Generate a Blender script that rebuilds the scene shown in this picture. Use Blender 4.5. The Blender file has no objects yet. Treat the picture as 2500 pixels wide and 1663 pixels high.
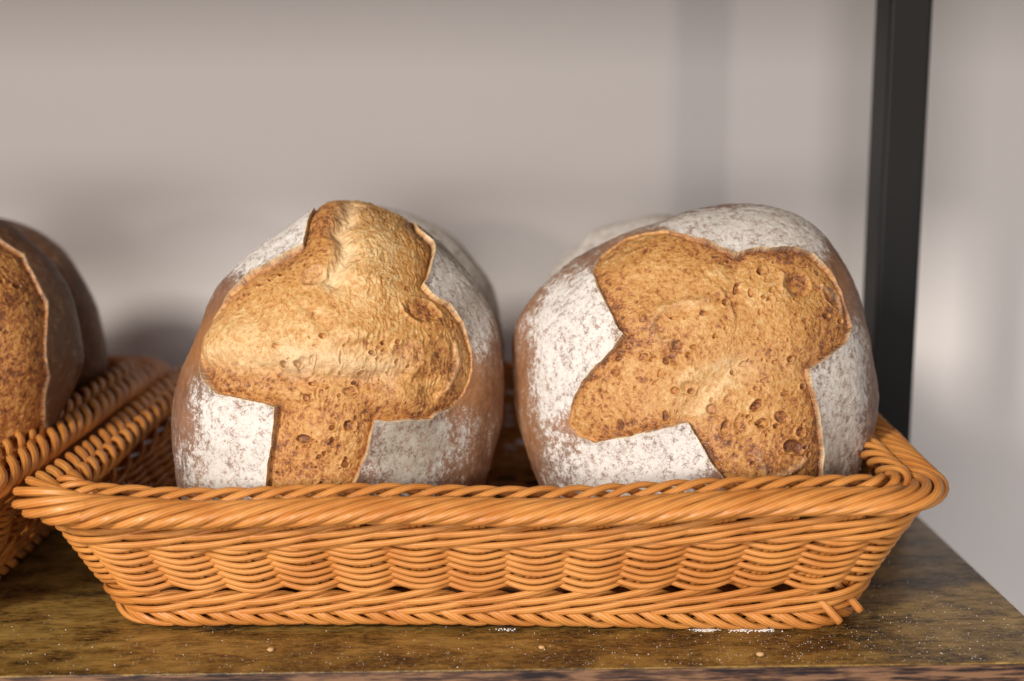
import bpy, math, random
import numpy as np
from mathutils import Vector, Matrix

R = math.radians
scene = bpy.context.scene
COL = scene.collection

# ------------------------------------------------------------------ camera
CAM_H = 0.29
cam_d = bpy.data.cameras.new("camera")
cam_d.sensor_width = 36.0
cam_d.lens = 48.46
cam_d.clip_start = 0.02
cam_d.clip_end = 60.0
cam_d.dof.use_dof = True
cam_d.dof.focus_distance = 0.752
cam_d.dof.aperture_fstop = 3.6
cam = bpy.data.objects.new("camera", cam_d)
cam.location = (0, 0, CAM_H)
cam.rotation_euler = (R(90 - 10.2), 0, R(-1.9))
COL.objects.link(cam)
scene.camera = cam

# ------------------------------------------------------------------ world and lamps
world = bpy.data.worlds.new("World")
scene.world = world
world.use_nodes = True
bg = world.node_tree.nodes["Background"]
bg.inputs[0].default_value = (0.82, 0.86, 1.0, 1)
bg.inputs[1].default_value = 0.15


def area(name, loc, target, size, power, color, size_y=None):
    d = bpy.data.lights.new(name, 'AREA')
    d.energy = power
    d.color = color
    d.size = size
    if size_y:
        d.shape = 'RECTANGLE'
        d.size_y = size_y
    o = bpy.data.objects.new(name, d)
    o.location = loc
    v = Vector(target) - Vector(loc)
    o.rotation_euler = v.to_track_quat('-Z', 'Y').to_euler()
    COL.objects.link(o)
    return o


area("key_lamp", (-1.30, -1.08, 1.22), (0.02, 0.9, 0.1), 0.36, 58, (1.0, 0.93, 0.84))
area("fill_lamp", (-0.45, -1.6, 0.42), (0.05, 1.0, 0.2), 1.2, 38, (1.0, 0.935, 0.895), 0.7)
area("side_lamp", (1.09, -0.9, 0.40), (0.25, 1.0, 0.28), 0.11, 4.8, (1.0, 0.86, 0.70))

vs = scene.view_settings
vs.view_transform = 'Standard'
vs.look = 'None'
vs.gamma = 1.0
vs.use_curve_mapping = False
vs.exposure = 0.0
scene.render.engine = 'CYCLES'
scene.cycles.use_denoising = True
scene.cycles.max_bounces = 6


# ------------------------------------------------------------------ helpers
def tag(o, label=None, category=None, group=None, kind=None):
    if label: o["label"] = label
    if category: o["category"] = category
    if group: o["group"] = group
    if kind: o["kind"] = kind
    return o


def empty(name, loc=(0, 0, 0), rot=(0, 0, 0)):
    o = bpy.data.objects.new(name, None)
    o.location = loc
    o.rotation_euler = rot
    o.empty_display_size = 0.03
    COL.objects.link(o)
    return o


def mesh_obj(name, verts, faces, mat=None, parent=None, smooth=True, attrs=None):
    """verts (n,3) array, faces (m,4) or (m,3) array, or a plain list of tuples"""
    me = bpy.data.meshes.new(name)
    verts = np.asarray(verts, dtype=np.float32)
    if isinstance(faces, np.ndarray):
        k = faces.shape[1]
        me.vertices.add(len(verts))
        me.vertices.foreach_set("co", verts.ravel())
        me.loops.add(faces.size)
        me.loops.foreach_set("vertex_index", faces.astype(np.int32).ravel())
        me.polygons.add(len(faces))
        me.polygons.foreach_set("loop_start", np.arange(0, faces.size, k, dtype=np.int32))
        me.update(calc_edges=True)
    else:
        me.from_pydata([tuple(v) for v in verts], [], faces)
        me.update()
    if smooth:
        me.polygons.foreach_set("use_smooth", np.ones(len(me.polygons), dtype=bool))
    for nme, arr in (attrs or {}).items():
        a = me.attributes.new(nme, 'FLOAT', 'POINT')
        a.data.foreach_set("value", np.asarray(arr, dtype=np.float32))
    me.validate()
    if mat: me.materials.append(mat)
    o = bpy.data.objects.new(name, me)
    COL.objects.link(o)
    if parent: o.parent = parent
    return o


def box_obj(name, lo, hi, mat, parent=None, bevel=0.0008):
    x0, y0, z0 = lo
    x1, y1, z1 = hi
    v = [(x0, y0, z0), (x1, y0, z0), (x1, y1, z0), (x0, y1, z0), (x0, y0, z1), (x1, y0, z1), (x1, y1, z1), (x0, y1, z1)]
    f = [(0, 3, 2, 1), (4, 5, 6, 7), (0, 1, 5, 4), (1, 2, 6, 5), (2, 3, 7, 6), (3, 0, 4, 7)]
    o = mesh_obj(name, v, f, mat, parent, smooth=False)
    if bevel:
        m = o.modifiers.new("bevel", 'BEVEL')
        m.width = bevel
        m.segments = 3
    return o


# numpy gradient noise ------------------------------------------------------
def _hash(ix, iy, iz, seed):
    h = (ix * 374761393 + iy * 668265263 + iz * 2147483647 + seed * 1274126177) & 0xFFFFFFFF
    h = ((h ^ (h >> 13)) * 1274126177) & 0xFFFFFFFF
    h = ((h ^ (h >> 16)) * 2246822519) & 0xFFFFFFFF
    return h ^ (h >> 15)


def noise(p, scale, seed=0):
    """gradient noise about -1..1; p (n,3) metres, scale = size of one lump in metres (or 3 sizes)"""
    q = p / np.asarray(scale, dtype=np.float64) + 1000.0
    i = np.floor(q).astype(np.int64)
    f = q - i
    u = f * f * f * (f * (f * 6 - 15) + 10)
    out = 0
    for dx in (0, 1):
        wx = u[:, 0] if dx else 1 - u[:, 0]
        for dy in (0, 1):
            wy = u[:, 1] if dy else 1 - u[:, 1]
            for dz in (0, 1):
                wz = u[:, 2] if dz else 1 - u[:, 2]
                h = _hash(i[:, 0] + dx, i[:, 1] + dy, i[:, 2] + dz, seed)
                gx = ((h & 1023) / 511.5 - 1)
                gy = (((h >> 10) & 1023) / 511.5 - 1)
                gz = (((h >> 20) & 1023) / 511.5 - 1)
                out = out + wx * wy * wz * (gx * (f[:, 0] - dx) + gy * (f[:, 1] - dy) + gz * (f[:, 2] - dz))
    return out * 1.5


def fbm(p, scale, seed=0, octaves=3, gain=0.5):
    o, a = 0, 1.0
    s = np.asarray(scale, dtype=np.float64)
    for k in range(octaves):
        o = o + a * noise(p, s, seed + 17 * k)
        s = s * 0.5
        a *= gain
    return o


def sstep(a, b, x):
    t = np.clip((x - a) / (b - a), 0, 1)
    return t * t * (3 - 2 * t)


# ------------------------------------------------------------------ node helpers
class NT:
    def __init__(self, name):
        self.m = bpy.data.materials.new(name)
        self.m.use_nodes = True
        self.t = self.m.node_tree
        self.bsdf = self.t.nodes["Principled BSDF"]

    def n(self, kind, **kw):
        nd = self.t.nodes.new(kind)
        for k, v in kw.items():
            setattr(nd, k, v)
        return nd

    def put(self, sock, v):
        if isinstance(v, bpy.types.NodeSocket):
            self.t.links.new(v, sock)
        elif v is not None:
            if isinstance(v, (tuple, list)) and len(v) == 3 and sock.type == 'RGBA':
                v = (*v, 1)
            sock.default_value = v

    def coord(self, scale=(1, 1, 1), kind='Object'):
        c = self.n('ShaderNodeTexCoord')
        m = self.n('ShaderNodeMapping')
        self.put(m.inputs['Vector'], c.outputs[kind])
        m.inputs['Scale'].default_value = scale
        return m.outputs[0]

    def noise(self, vec, scale, detail=3, rough=0.55, dist=0.0):
        nd = self.n('ShaderNodeTexNoise')
        self.put(nd.inputs['Vector'], vec)
        nd.inputs['Scale'].default_value = scale
        nd.inputs['Detail'].default_value = detail
        nd.inputs['Roughness'].default_value = rough
        nd.inputs['Distortion'].default_value = dist
        return nd.outputs[0]

    def voronoi(self, vec, scale, feature='F1'):
        nd = self.n('ShaderNodeTexVoronoi', feature=feature)
        self.put(nd.inputs['Vector'], vec)
        nd.inputs['Scale'].default_value = scale
        return nd.outputs[0]

    def attr(self, name):
        nd = self.n('ShaderNodeAttribute')
        nd.attribute_name = name
        return nd.outputs['Fac']

    def math(self, op, a, b=None, c=None, clamp=False):
        nd = self.n('ShaderNodeMath', operation=op, use_clamp=clamp)
        for i, v in enumerate((a, b, c)):
            if v is not None: self.put(nd.inputs[i], v)
        return nd.outputs[0]

    def map(self, v, a, b, c=0.0, d=1.0, smooth=False):
        nd = self.n('ShaderNodeMapRange')
        if smooth: nd.interpolation_type = 'SMOOTHSTEP'
        self.put(nd.inputs[0], v)
        for i, x in enumerate((a, b, c, d)):
            self.put(nd.inputs[i + 1], x)
        return nd.outputs[0]

    def mix(self, f, a, b, blend='MIX'):
        nd = self.n('ShaderNodeMix', data_type='RGBA', blend_type=blend)
        self.put(nd.inputs[0], f)
        self.put(nd.inputs[6], a)
        self.put(nd.inputs[7], b)
        return nd.outputs[2]

    def ramp(self, v, stops):
        nd = self.n('ShaderNodeValToRGB')
        el = nd.color_ramp.elements
        while len(el) < len(stops): el.new(0.5)
        for e, (p, c) in zip(el, stops):
            e.position = p
            e.color = (*c, 1)
        self.put(nd.inputs[0], v)
        return nd.outputs[0]

    def bump(self, h, strength, dist, normal=None):
        nd = self.n('ShaderNodeBump')
        nd.inputs['Strength'].default_value = strength
        nd.inputs['Distance'].default_value = dist
        self.put(nd.inputs['Height'], h)
        if normal is not None: self.put(nd.inputs['Normal'], normal)
        return nd.outputs[0]

    def out(self, color=None, rough=None, normal=None, spec=None, **kw):
        b = self.bsdf.inputs
        if color is not None: self.put(b['Base Color'], color)
        if rough is not None: self.put(b['Roughness'], rough)
        if normal is not None: self.put(b['Normal'], normal)
        if spec is not None: self.put(b['Specular IOR Level'], spec)
        for k, v in kw.items(): self.put(b[k], v)
        return self.m


# ------------------------------------------------------------------ materials
def mat_wall():
    t = NT("painted_plaster_wall")
    c = t.coord()
    n1 = t.noise(c, 3.0, 4)
    col = t.mix(n1, (0.785, 0.745, 0.72), (0.82, 0.78, 0.76))
    n2 = t.noise(c, 260, 3)
    return t.out(col, 0.75, t.bump(n2, 0.25, 0.0008), 0.25)


def mat_wood():
    t = NT("dark_olive_wood_laminate")
    c = t.coord((1, 1, 1))
    fine = t.noise(t.coord((120, 430, 430)), 1.0, 3, 0.6, 0.3)
    fine2 = t.noise(t.coord((240, 850, 850)), 1.0, 2, 0.5)
    mott = t.noise(t.coord((24, 46, 46)), 1.0, 7, 0.72, 0.4)
    big = t.noise(t.coord((4, 9, 9)), 1.0, 3)
    v = t.math('ADD', t.math('MULTIPLY', mott, 0.72), t.math('MULTIPLY', big, 0.26))
    base = t.ramp(v, [(0.38, (0.045, 0.020, 0.006)), (0.45, (0.15, 0.078, 0.017)),
                      (0.52, (0.265, 0.150, 0.034)), (0.63, (0.40, 0.250, 0.068))])
    # short dark pores of the grain, thickest where the board is dark
    pore = t.math('MULTIPLY', t.map(fine, 0.48, 0.57), t.map(mott, 0.66, 0.38, 0.15, 1.0))
    col = t.mix(t.math('MULTIPLY', pore, 0.85), base, (0.018, 0.009, 0.004))
    col = t.mix(t.math('MULTIPLY', t.map(fine2, 0.54, 0.66), 0.5), col, (0.40, 0.28, 0.085))
    rough = t.map(fine, 0.3, 0.7, 0.30, 0.46)
    h = t.math('ADD', fine, t.math('MULTIPLY', fine2, 0.5))
    return t.out(col, rough, t.bump(h, 0.28, 0.0004), 0.5)


def mat_edge_band():
    t = NT("brown_printed_edge_band")
    n1 = t.noise(t.coord((22, 60, 260)), 1.0, 4, 0.6)
    n2 = t.noise(t.coord((70, 300, 700)), 1.0, 3, 0.6)
    col = t.ramp(t.math('ADD', t.math('MULTIPLY', n1, 0.6), t.math('MULTIPLY', n2, 0.4)),
                 [(0.42, (0.018, 0.011, 0.012)), (0.50, (0.10, 0.05, 0.03)), (0.56, (0.22, 0.115, 0.06))])
    return t.out(col, 0.45, None, 0.4)


def mat_simple(name, col, rough, spec=0.4, noise_scale=400, bump=0.15, **kw):
    t = NT(name)
    n1 = t.noise(t.coord(), noise_scale, 2)
    cc = t.mix(n1, tuple(x * 0.9 for x in col), tuple(min(1, x * 1.1) for x in col))
    return t.out(cc, rough, t.bump(n1, bump, 0.0003), spec, **kw)


def mat_reed():
    t = NT("honey_orange_woven_reed")
    c = t.coord()
    n1 = t.noise(c, 34, 3)
    n2 = t.noise(c, 420, 2)
    a = t.mix(t.map(n1, 0.38, 0.62), (0.54, 0.205, 0.040), (0.69, 0.305, 0.072))
    groove = t.attr("groove")                       # darker colour in the grooves between each reed's ribs
    col = t.mix(t.math('MULTIPLY', groove, 0.50), a, (0.30, 0.085, 0.030))
    dust = t.math('MULTIPLY', t.map(t.noise(c, 1300, 2), 0.66, 0.74), t.map(t.noise(c, 22, 2), 0.52, 0.72))
    col = t.mix(t.math('MULTIPLY', dust, 0.6), col, (0.80, 0.72, 0.66))
    rough = t.map(n2, 0.3, 0.7, 0.34, 0.50)
    return t.out(col, rough, t.bump(n2, 0.12, 0.0003), 0.36)


def mat_crust():
    t = NT("baked_crust_with_flour")
    c = t.coord()
    n_big = t.noise(c, 26, 4, 0.6)
    n_mid = t.noise(c, 130, 5, 0.68, 0.4)
    n_fine = t.noise(c, 900, 4, 0.7)
    crust = t.ramp(n_big, [(0.30, (0.080, 0.034, 0.021)), (0.50, (0.155, 0.070, 0.038)), (0.68, (0.255, 0.120, 0.060))])
    crust = t.mix(t.map(n_mid, 0.42, 0.62), crust, (0.25, 0.125, 0.072))
    crust = t.mix(t.math('MULTIPLY', t.attr("ruddy"), 0.75), crust, (0.36, 0.150, 0.045))
    crust = t.mix(t.attr("dark"), crust, (0.060, 0.028, 0.014))
    # flour: patchy coat that thins out in grains and fine cracks
    fl = t.attr("flour")
    n_sp = t.noise(c, 330, 3, 0.6)
    g = t.math('ADD', t.math('MULTIPLY', n_mid, 0.26), t.math('MULTIPLY', n_fine, 0.38))
    g = t.math('ADD', g, t.math('MULTIPLY', n_sp, 0.36))
    warped = t.n('ShaderNodeMixRGB')
    warped.inputs[0].default_value = 0.012
    t.put(warped.inputs[1], c)
    nz = t.n('ShaderNodeTexNoise')
    t.put(nz.inputs['Vector'], c)
    nz.inputs['Scale'].default_value = 160
    t.put(warped.inputs[2], nz.outputs[1])
    crack = t.voronoi(warped.outputs[0], 430, 'DISTANCE_TO_EDGE')
    ck = t.math('MULTIPLY', t.map(crack, 0.0, 0.11, 1.0, 0.0), t.map(n_mid, 0.60, 0.40, 0.0, 1.0))
    th = t.math('SUBTRACT', 1.0, fl)
    m = t.map(t.math('SUBTRACT', t.math('MULTIPLY_ADD', g, 3.6, -1.25), th), -0.22, 0.24, 0.0, 1.0, True)
    m = t.math('MULTIPLY', m, t.map(fl, 0.02, 0.40))
    m = t.math('MULTIPLY', m, t.math('SUBTRACT', 1.0, t.math('MULTIPLY', ck, 0.55)))
    flour_shade = t.attr("dull")
    white = t.mix(flour_shade, (0.74, 0.705, 0.665), (0.36, 0.325, 0.265))  # greyer flour: shade of the right-hand flaps put into the colour
    col = t.mix(t.math('MULTIPLY', m, 0.96), crust, white)
    veil = t.math('MULTIPLY', fl, 0.30)
    col = t.mix(veil, col, t.mix(flour_shade, (0.70, 0.63, 0.57), (0.34, 0.29, 0.23)))
    # thin pale lip along the torn edge of the crust
    col = t.mix(t.attr("lip"), col, t.mix(n_mid, (0.72, 0.52, 0.27), (0.82, 0.68, 0.46)))
    h = t.math('ADD', t.math('MULTIPLY', n_mid, 0.8), t.math('MULTIPLY', n_fine, 0.5))
    h = t.math('ADD', h, t.math('MULTIPLY', m, 0.35))
    rough = t.map(m, 0, 1, 0.52, 0.88)
    return t.out(col, rough, t.bump(h, 0.40, 0.0010), 0.35)


def mat_crumb():
    t = NT("golden_torn_crumb")
    c = t.coord()
    n_big = t.noise(c, 38, 4, 0.6)
    n_mid = t.noise(c, 190, 6, 0.75, 0.7)
    n_fine = t.noise(c, 760, 4, 0.75, 0.5)
    wn = t.n('ShaderNodeTexNoise')
    t.put(wn.inputs['Vector'], c)
    wn.inputs['Scale'].default_value = 240
    wn.inputs['Detail'].default_value = 3
    wv_ = t.n('ShaderNodeVectorMath', operation='MULTIPLY_ADD')
    t.put(wv_.inputs[0], wn.outputs[1])
    wv_.inputs[1].default_value = (0.0055, 0.0055, 0.0055)
    t.put(wv_.inputs[2], c)
    pits = t.map(t.voronoi(wv_.outputs[0], 300), 0.12, 0.62, 0.0, 1.0, True)
    pits2 = t.map(t.voronoi(wv_.outputs[0], 720), 0.1, 0.6, 0.0, 1.0, True)
    pitm = t.map(t.noise(c, 60, 3), 0.42, 0.60, 0.25, 1.0)
    pale, gold, brown, deep = (0.64, 0.42, 0.19), (0.49, 0.232, 0.064), (0.33, 0.122, 0.033), (0.15, 0.054, 0.020)
    v = t.math('ADD', t.math('MULTIPLY', n_mid, 0.62), t.math('MULTIPLY', n_fine, 0.28))
    v = t.math('ADD', t.math('ADD', v, -0.06), t.math('MULTIPLY', n_big, 0.44))
    v = t.math('ADD', v, t.math('MULTIPLY_ADD', pits, 0.13, -0.065))
    v = t.math('ADD', v, t.math('MULTIPLY_ADD', pits2, 0.09, -0.045))
    bake_shade = t.attr("bake")
    v = t.math('ADD', v, t.math('MULTIPLY', bake_shade, -0.20))
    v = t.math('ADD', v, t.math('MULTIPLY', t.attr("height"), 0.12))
    col = t.ramp(t.map(v, 0.40, 0.86), [(0.0, deep), (0.24, brown), (0.50, gold), (0.74, (0.535, 0.285, 0.094)), (1.0, pale)])
    col = t.mix(t.math('MULTIPLY', t.attr("pale"), 0.6), col, (0.74, 0.56, 0.34))
    dust = t.math('MULTIPLY', t.map(t.noise(c, 1500, 2), 0.60, 0.70), t.attr("dust"))
    col = t.mix(t.math('MULTIPLY', dust, 0.75), col, (0.80, 0.70, 0.60))
    col = t.mix(t.math('POWER', t.attr('lip'), 1.6), col, (0.80, 0.64, 0.40))
    h = t.math('ADD', t.math('MULTIPLY', n_mid, 0.35), t.math('MULTIPLY', n_fine, 0.45))
    h = t.math('ADD', h, t.math('MULTIPLY', t.math('MULTIPLY', pits, pitm), 0.85))
    h = t.math('ADD', h, t.math('MULTIPLY', pits2, 0.35))
    rough = t.map(n_fine, 0.3, 0.7, 0.34, 0.62)
    return t.out(col, rough, t.bump(h, 0.50, 0.0009), 0.34)


M_WALL = mat_wall()
M_WOOD = mat_wood()
M_BAND = mat_edge_band()
M_METAL = mat_simple("black_powder_coated_steel", (0.0065, 0.0064, 0.0066), 0.42, 0.25, 900, 0.2)
M_REED = mat_reed()
M_CRUST = mat_crust()
M_CRUMB = mat_crumb()
M_FLOUR = mat_simple("white_flour", (0.82, 0.80, 0.76), 0.6, 0.5, 2000, 0.3)
M_CRUMBLET = mat_simple("bread_crumb", (0.55, 0.34, 0.16), 0.7, 0.3, 2000, 0.3)

# ------------------------------------------------------------------ the setting
WALL_Y = 1.22
w = mesh_obj("wall", [(-3, WALL_Y, -1.2), (3, WALL_Y, -1.2), (3, WALL_Y, 2.2), (-3, WALL_Y, 2.2),
                      (-3, WALL_Y + 0.1, -1.2), (3, WALL_Y + 0.1, -1.2), (3, WALL_Y + 0.1, 2.2), (-3, WALL_Y + 0.1, 2.2)],
             [(0, 1, 2, 3), (5, 4, 7, 6), (4, 0, 3, 7), (1, 5, 6, 2), (3, 2, 6, 7), (4, 5, 1, 0)], M_WALL, smooth=False)
tag(w, "plain pale greige painted wall behind the bread shelf", "wall", kind="structure")

# ------------------------------------------------------------------ shelf unit
SH_X1 = 0.3130
SH_Y0 = 0.663
SH_Y1 = 1.085
unit = empty("shelf_unit", (0, SH_Y0, -0.02))
tag(unit, "dark wood grain shelf board on a black square steel frame, holding the bread baskets", "shelf")


def upart(name, lo, hi, mat, bevel=0.0008):
    o = box_obj(name, [lo[0], lo[1] - SH_Y0, lo[2] + 0.02], [hi[0], hi[1] - SH_Y0, hi[2] + 0.02], mat, unit, bevel)
    return o


upart("shelf_board", (-1.2, SH_Y0, -0.020), (SH_X1, SH_Y1, 0.0), M_WOOD, 0.0006)
upart("edge_band", (-1.2, SH_Y0 - 0.0012, -0.0198), (SH_X1, SH_Y0 - 0.0002, -0.0007), M_BAND, 0.0002)
upart("post", (0.2920, 0.962, 0.0005), (0.3215, 1.000, 0.3975), M_METAL, 0.0022)
upart("upper_shelf_board", (-1.2, SH_Y0 + 0.01, 0.398), (1.3, WALL_Y - 0.004, 0.418), M_WOOD, 0.0006)  # out of view; stretched right and back to the wall to shade it


# ------------------------------------------------------------------ baskets
NLOBE = 8
NPROF = 32


def sweep(path, ref, wid, thk, ends=True):
    """ribbed reed along path (n,3); ref (n,3) = direction of its thin side. Returns verts, faces, groove"""
    path = np.asarray(path, dtype=np.float64)
    if np.linalg.norm(path[0] - path[-1]) < 1e-6 and len(path) > 4:      # closed reed: no seam
        tan = np.gradient(np.vstack([path[-2], path, path[1]]), axis=0)[1:-1]
    else:
        tan = np.gradient(path, axis=0)
    tan /= np.linalg.norm(tan, axis=1, keepdims=True) + 1e-12
    ref = ref - (ref * tan).sum(1, keepdims=True) * tan
    ref /= np.linalg.norm(ref, axis=1, keepdims=True) + 1e-12
    side = np.cross(tan, ref)
    th = np.linspace(0, 2 * np.pi, NPROF, endpoint=False)
    rib = 0.5 + 0.5 * np.cos(th * NLOBE)
    rr = 1.0 - 0.09 * (1 - rib) ** 1.5
    wid = np.broadcast_to(np.asarray(wid, dtype=np.float64), (len(path),))
    thk = np.broadcast_to(np.asarray(thk, dtype=np.float64), (len(path),))
    v = (path[:, None, :] + side[:, None, :] * (wid[:, None] * 0.5 * (rr * np.sin(th))[None, :])[:, :, None]
         + ref[:, None, :] * (thk[:, None] * 0.5 * (rr * np.cos(th))[None, :])[:, :, None])
    n = len(path)
    v = v.reshape(-1, 3)
    i = np.arange(n - 1)[:, None] * NPROF
    j = np.arange(NPROF)[None, :]
    j2 = (j + 1) % NPROF
    f = np.stack([i + j, i + NPROF + j, i + NPROF + j2, i + j2], axis=-1).reshape(-1, 4)
    g = np.tile((1 - rib) ** 1.6, n)
    if ends:
        c0, c1 = len(v), len(v) + 1
        v = np.vstack([v, path[0] - tan[0] * thk[0] * .15, path[-1] + tan[-1] * thk[-1] * .15])
        jj = np.arange(0, NPROF, 2)
        e0 = np.stack([jj, (jj + 1), (jj + 2) % NPROF, np.full_like(jj, c0)], axis=-1)
        b = (n - 1) * NPROF
        e1 = np.stack([b + (jj + 2) % NPROF, b + jj + 1, b + jj, np.full_like(jj, c1)], axis=-1)
        f = np.vstack([f, e0, e1])
        g = np.append(g, [0.3, 0.3])
    return v, f, g


class Weave:
    def __init__(self): self.v, self.f, self.g, self.n = [], [], [], 0

    def add(self, path, ref, wid, thk, ends=True):
        v, f, g = sweep(path, ref, wid, thk, ends)
        self.v.append(v); self.f.append(f + self.n); self.g.append(g); self.n += len(v)

    def build(self, name, parent, mat=None):
        return mesh_obj(name, np.vstack(self.v), np.vstack(self.f), mat or M_REED, parent, attrs={"groove": np.concatenate(self.g)})


AB, BB, RB = 0.200, 0.150, 0.030      # half sizes and corner radius at the foot
AT, BT, RT = 0.2345, 0.180, 0.030      # ... and under the rim
NX, NY, NC = 13, 10, 1                # stakes along each side and in each corner
NS = 2 * (NX + NY) + 4 * NC + 0       # 50
NS = 48
TAU = 2 * math.pi / NS
ZTOP = 0.074


def _fracs():
    """perimeter parameter u in [0,NS): front side first, starting at its middle"""
    a, b, r = AT - RT, BT - RT, RT
    L = [2 * a, math.pi * r / 2, 2 * b, math.pi * r / 2] * 2
    tot = sum(L)
    return [x / tot * NS for x in L]


LF = _fracs()


def rect_pt(u, A, B, Rr):
    """outline point and outward normal; u array in stake units; u=0 at the left end of the front side, going right"""
    u = np.mod(u, NS)
    a, b = A - Rr, B - Rr
    x = np.zeros_like(u); y = np.zeros_like(u); nx = np.zeros_like(u); ny = np.zeros_like(u)
    s = 0.0
    cs = [(-1, a, -b), (1, a, b), (1, -a, b), (-1, -a, -b)]
    segs = [('l', (-a, -B), (a, -B), (0, -1)), ('c', (a, -b), -90), ('l', (A, -b), (A, b), (1, 0)), ('c', (a, b), 0),
            ('l', (a, B), (-a, B), (0, 1)), ('c', (-a, b), 90), ('l', (-A, b), (-A, -b), (-1, 0)), ('c', (-a, -b), 180)]
    for sg, l in zip(segs, LF):
        m = (u >= s - 1e-9) & (u <= s + l + 1e-9)
        t = (u[m] - s) / l
        if sg[0] == 'l':
            x[m] = sg[1][0] + (sg[2][0] - sg[1][0]) * t
            y[m] = sg[1][1] + (sg[2][1] - sg[1][1]) * t
            nx[m], ny[m] = sg[3]
        else:
            an = R(sg[2]) + t * math.pi / 2
            nx[m], ny[m] = np.cos(an), np.sin(an)
            x[m] = sg[1][0] + Rr * nx[m]
            y[m] = sg[1][1] + Rr * ny[m]
        s += l
    return x, y, nx, ny


def lift(x, y):
    """the rim is not quite level: it rises towards the right end and the corners"""
    return 0.0035 * (x / 0.23) + 0.004 * (x / 0.23) ** 2 - 0.001 + 0.0012 * np.sin(x * 31 + y * 17)


def wall_pt(u, h, off):
    """h 0..1 up the side, off outward metres"""
    u = np.asarray(u, dtype=np.float64)
    h = np.broadcast_to(np.asarray(h, dtype=np.float64), u.shape)
    x0, y0, nx, ny = rect_pt(u, AB, BB, RB)
    x1, y1, _, _ = rect_pt(u, AT, BT, RT)
    k = h ** 0.92
    x = x0 + (x1 - x0) * k
    y = y0 + (y1 - y0) * k
    zt = ZTOP + lift(x1, y1)
    z = 0.003 + (zt - 0.003) * h
    slope = 0.36
    nl = math.sqrt(1 + slope * slope)
    nrm = np.stack([nx / nl, ny / nl, np.full_like(nx, -slope / nl)], -1)
    off = np.broadcast_to(off, u.shape)
    return np.stack([x, y, z], -1) + nrm * off[:, None], nrm


def rope(wv, centre_fn, nstr, turns, r_out, r_up, wid, thk, hand, per=26, seed=1, jit=0.0, corner=0.0):
    """nstr reeds laid helically round a closed centre line; turns = whole turns round the rim for ONE reed"""
    n = int(turns * per)
    for s in range(nstr):
        rnd = random.Random(seed * 100 + s)
        u = np.linspace(0, NS, n + 1)
        ph = 2 * np.pi * (u / NS * turns) * hand + 2 * np.pi * s / nstr
        ph = ph + jit * np.sin(u * TAU * 7 + s * 2.1 + seed) + jit * .6 * np.sin(u * TAU * 17 + s)
        c, nrm, up = centre_fn(u)
        du = np.minimum(np.mod(u + 0.9, NS), NS - np.mod(u + 0.9, NS))       # distance to the left front corner
        gr = 1 + corner * np.exp(-(du / 1.5) ** 2)
        rad = (nrm * np.cos(ph)[:, None] * r_out + up * np.sin(ph)[:, None] * r_up) * gr[:, None]
        wob = 1 + 0.05 * np.sin(u * TAU * 13 + s * 1.3)
        path = c + rad * wob[:, None]
        ref = nrm * (np.cos(ph) / r_out)[:, None] + up * (np.sin(ph) / r_up)[:, None]
        wv.add(path, ref, wid * (1 + 0.06 * np.sin(u * TAU * 22 + s)), thk, ends=False)


def rim_centre(out, dz, grow=0.0):
    def fn(u):
        x, y, nx, ny = rect_pt(u, AT + out, BT + out, RT + max(out, -0.012))
        # corners pull outward a little
        z = ZTOP + dz + lift(x, y)
        nrm = np.stack([nx, ny, np.zeros_like(nx)], -1)
        up = np.zeros_like(nrm); up[:, 2] = 1
        return np.stack([x, y, z], -1), nrm, up
    return fn


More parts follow.
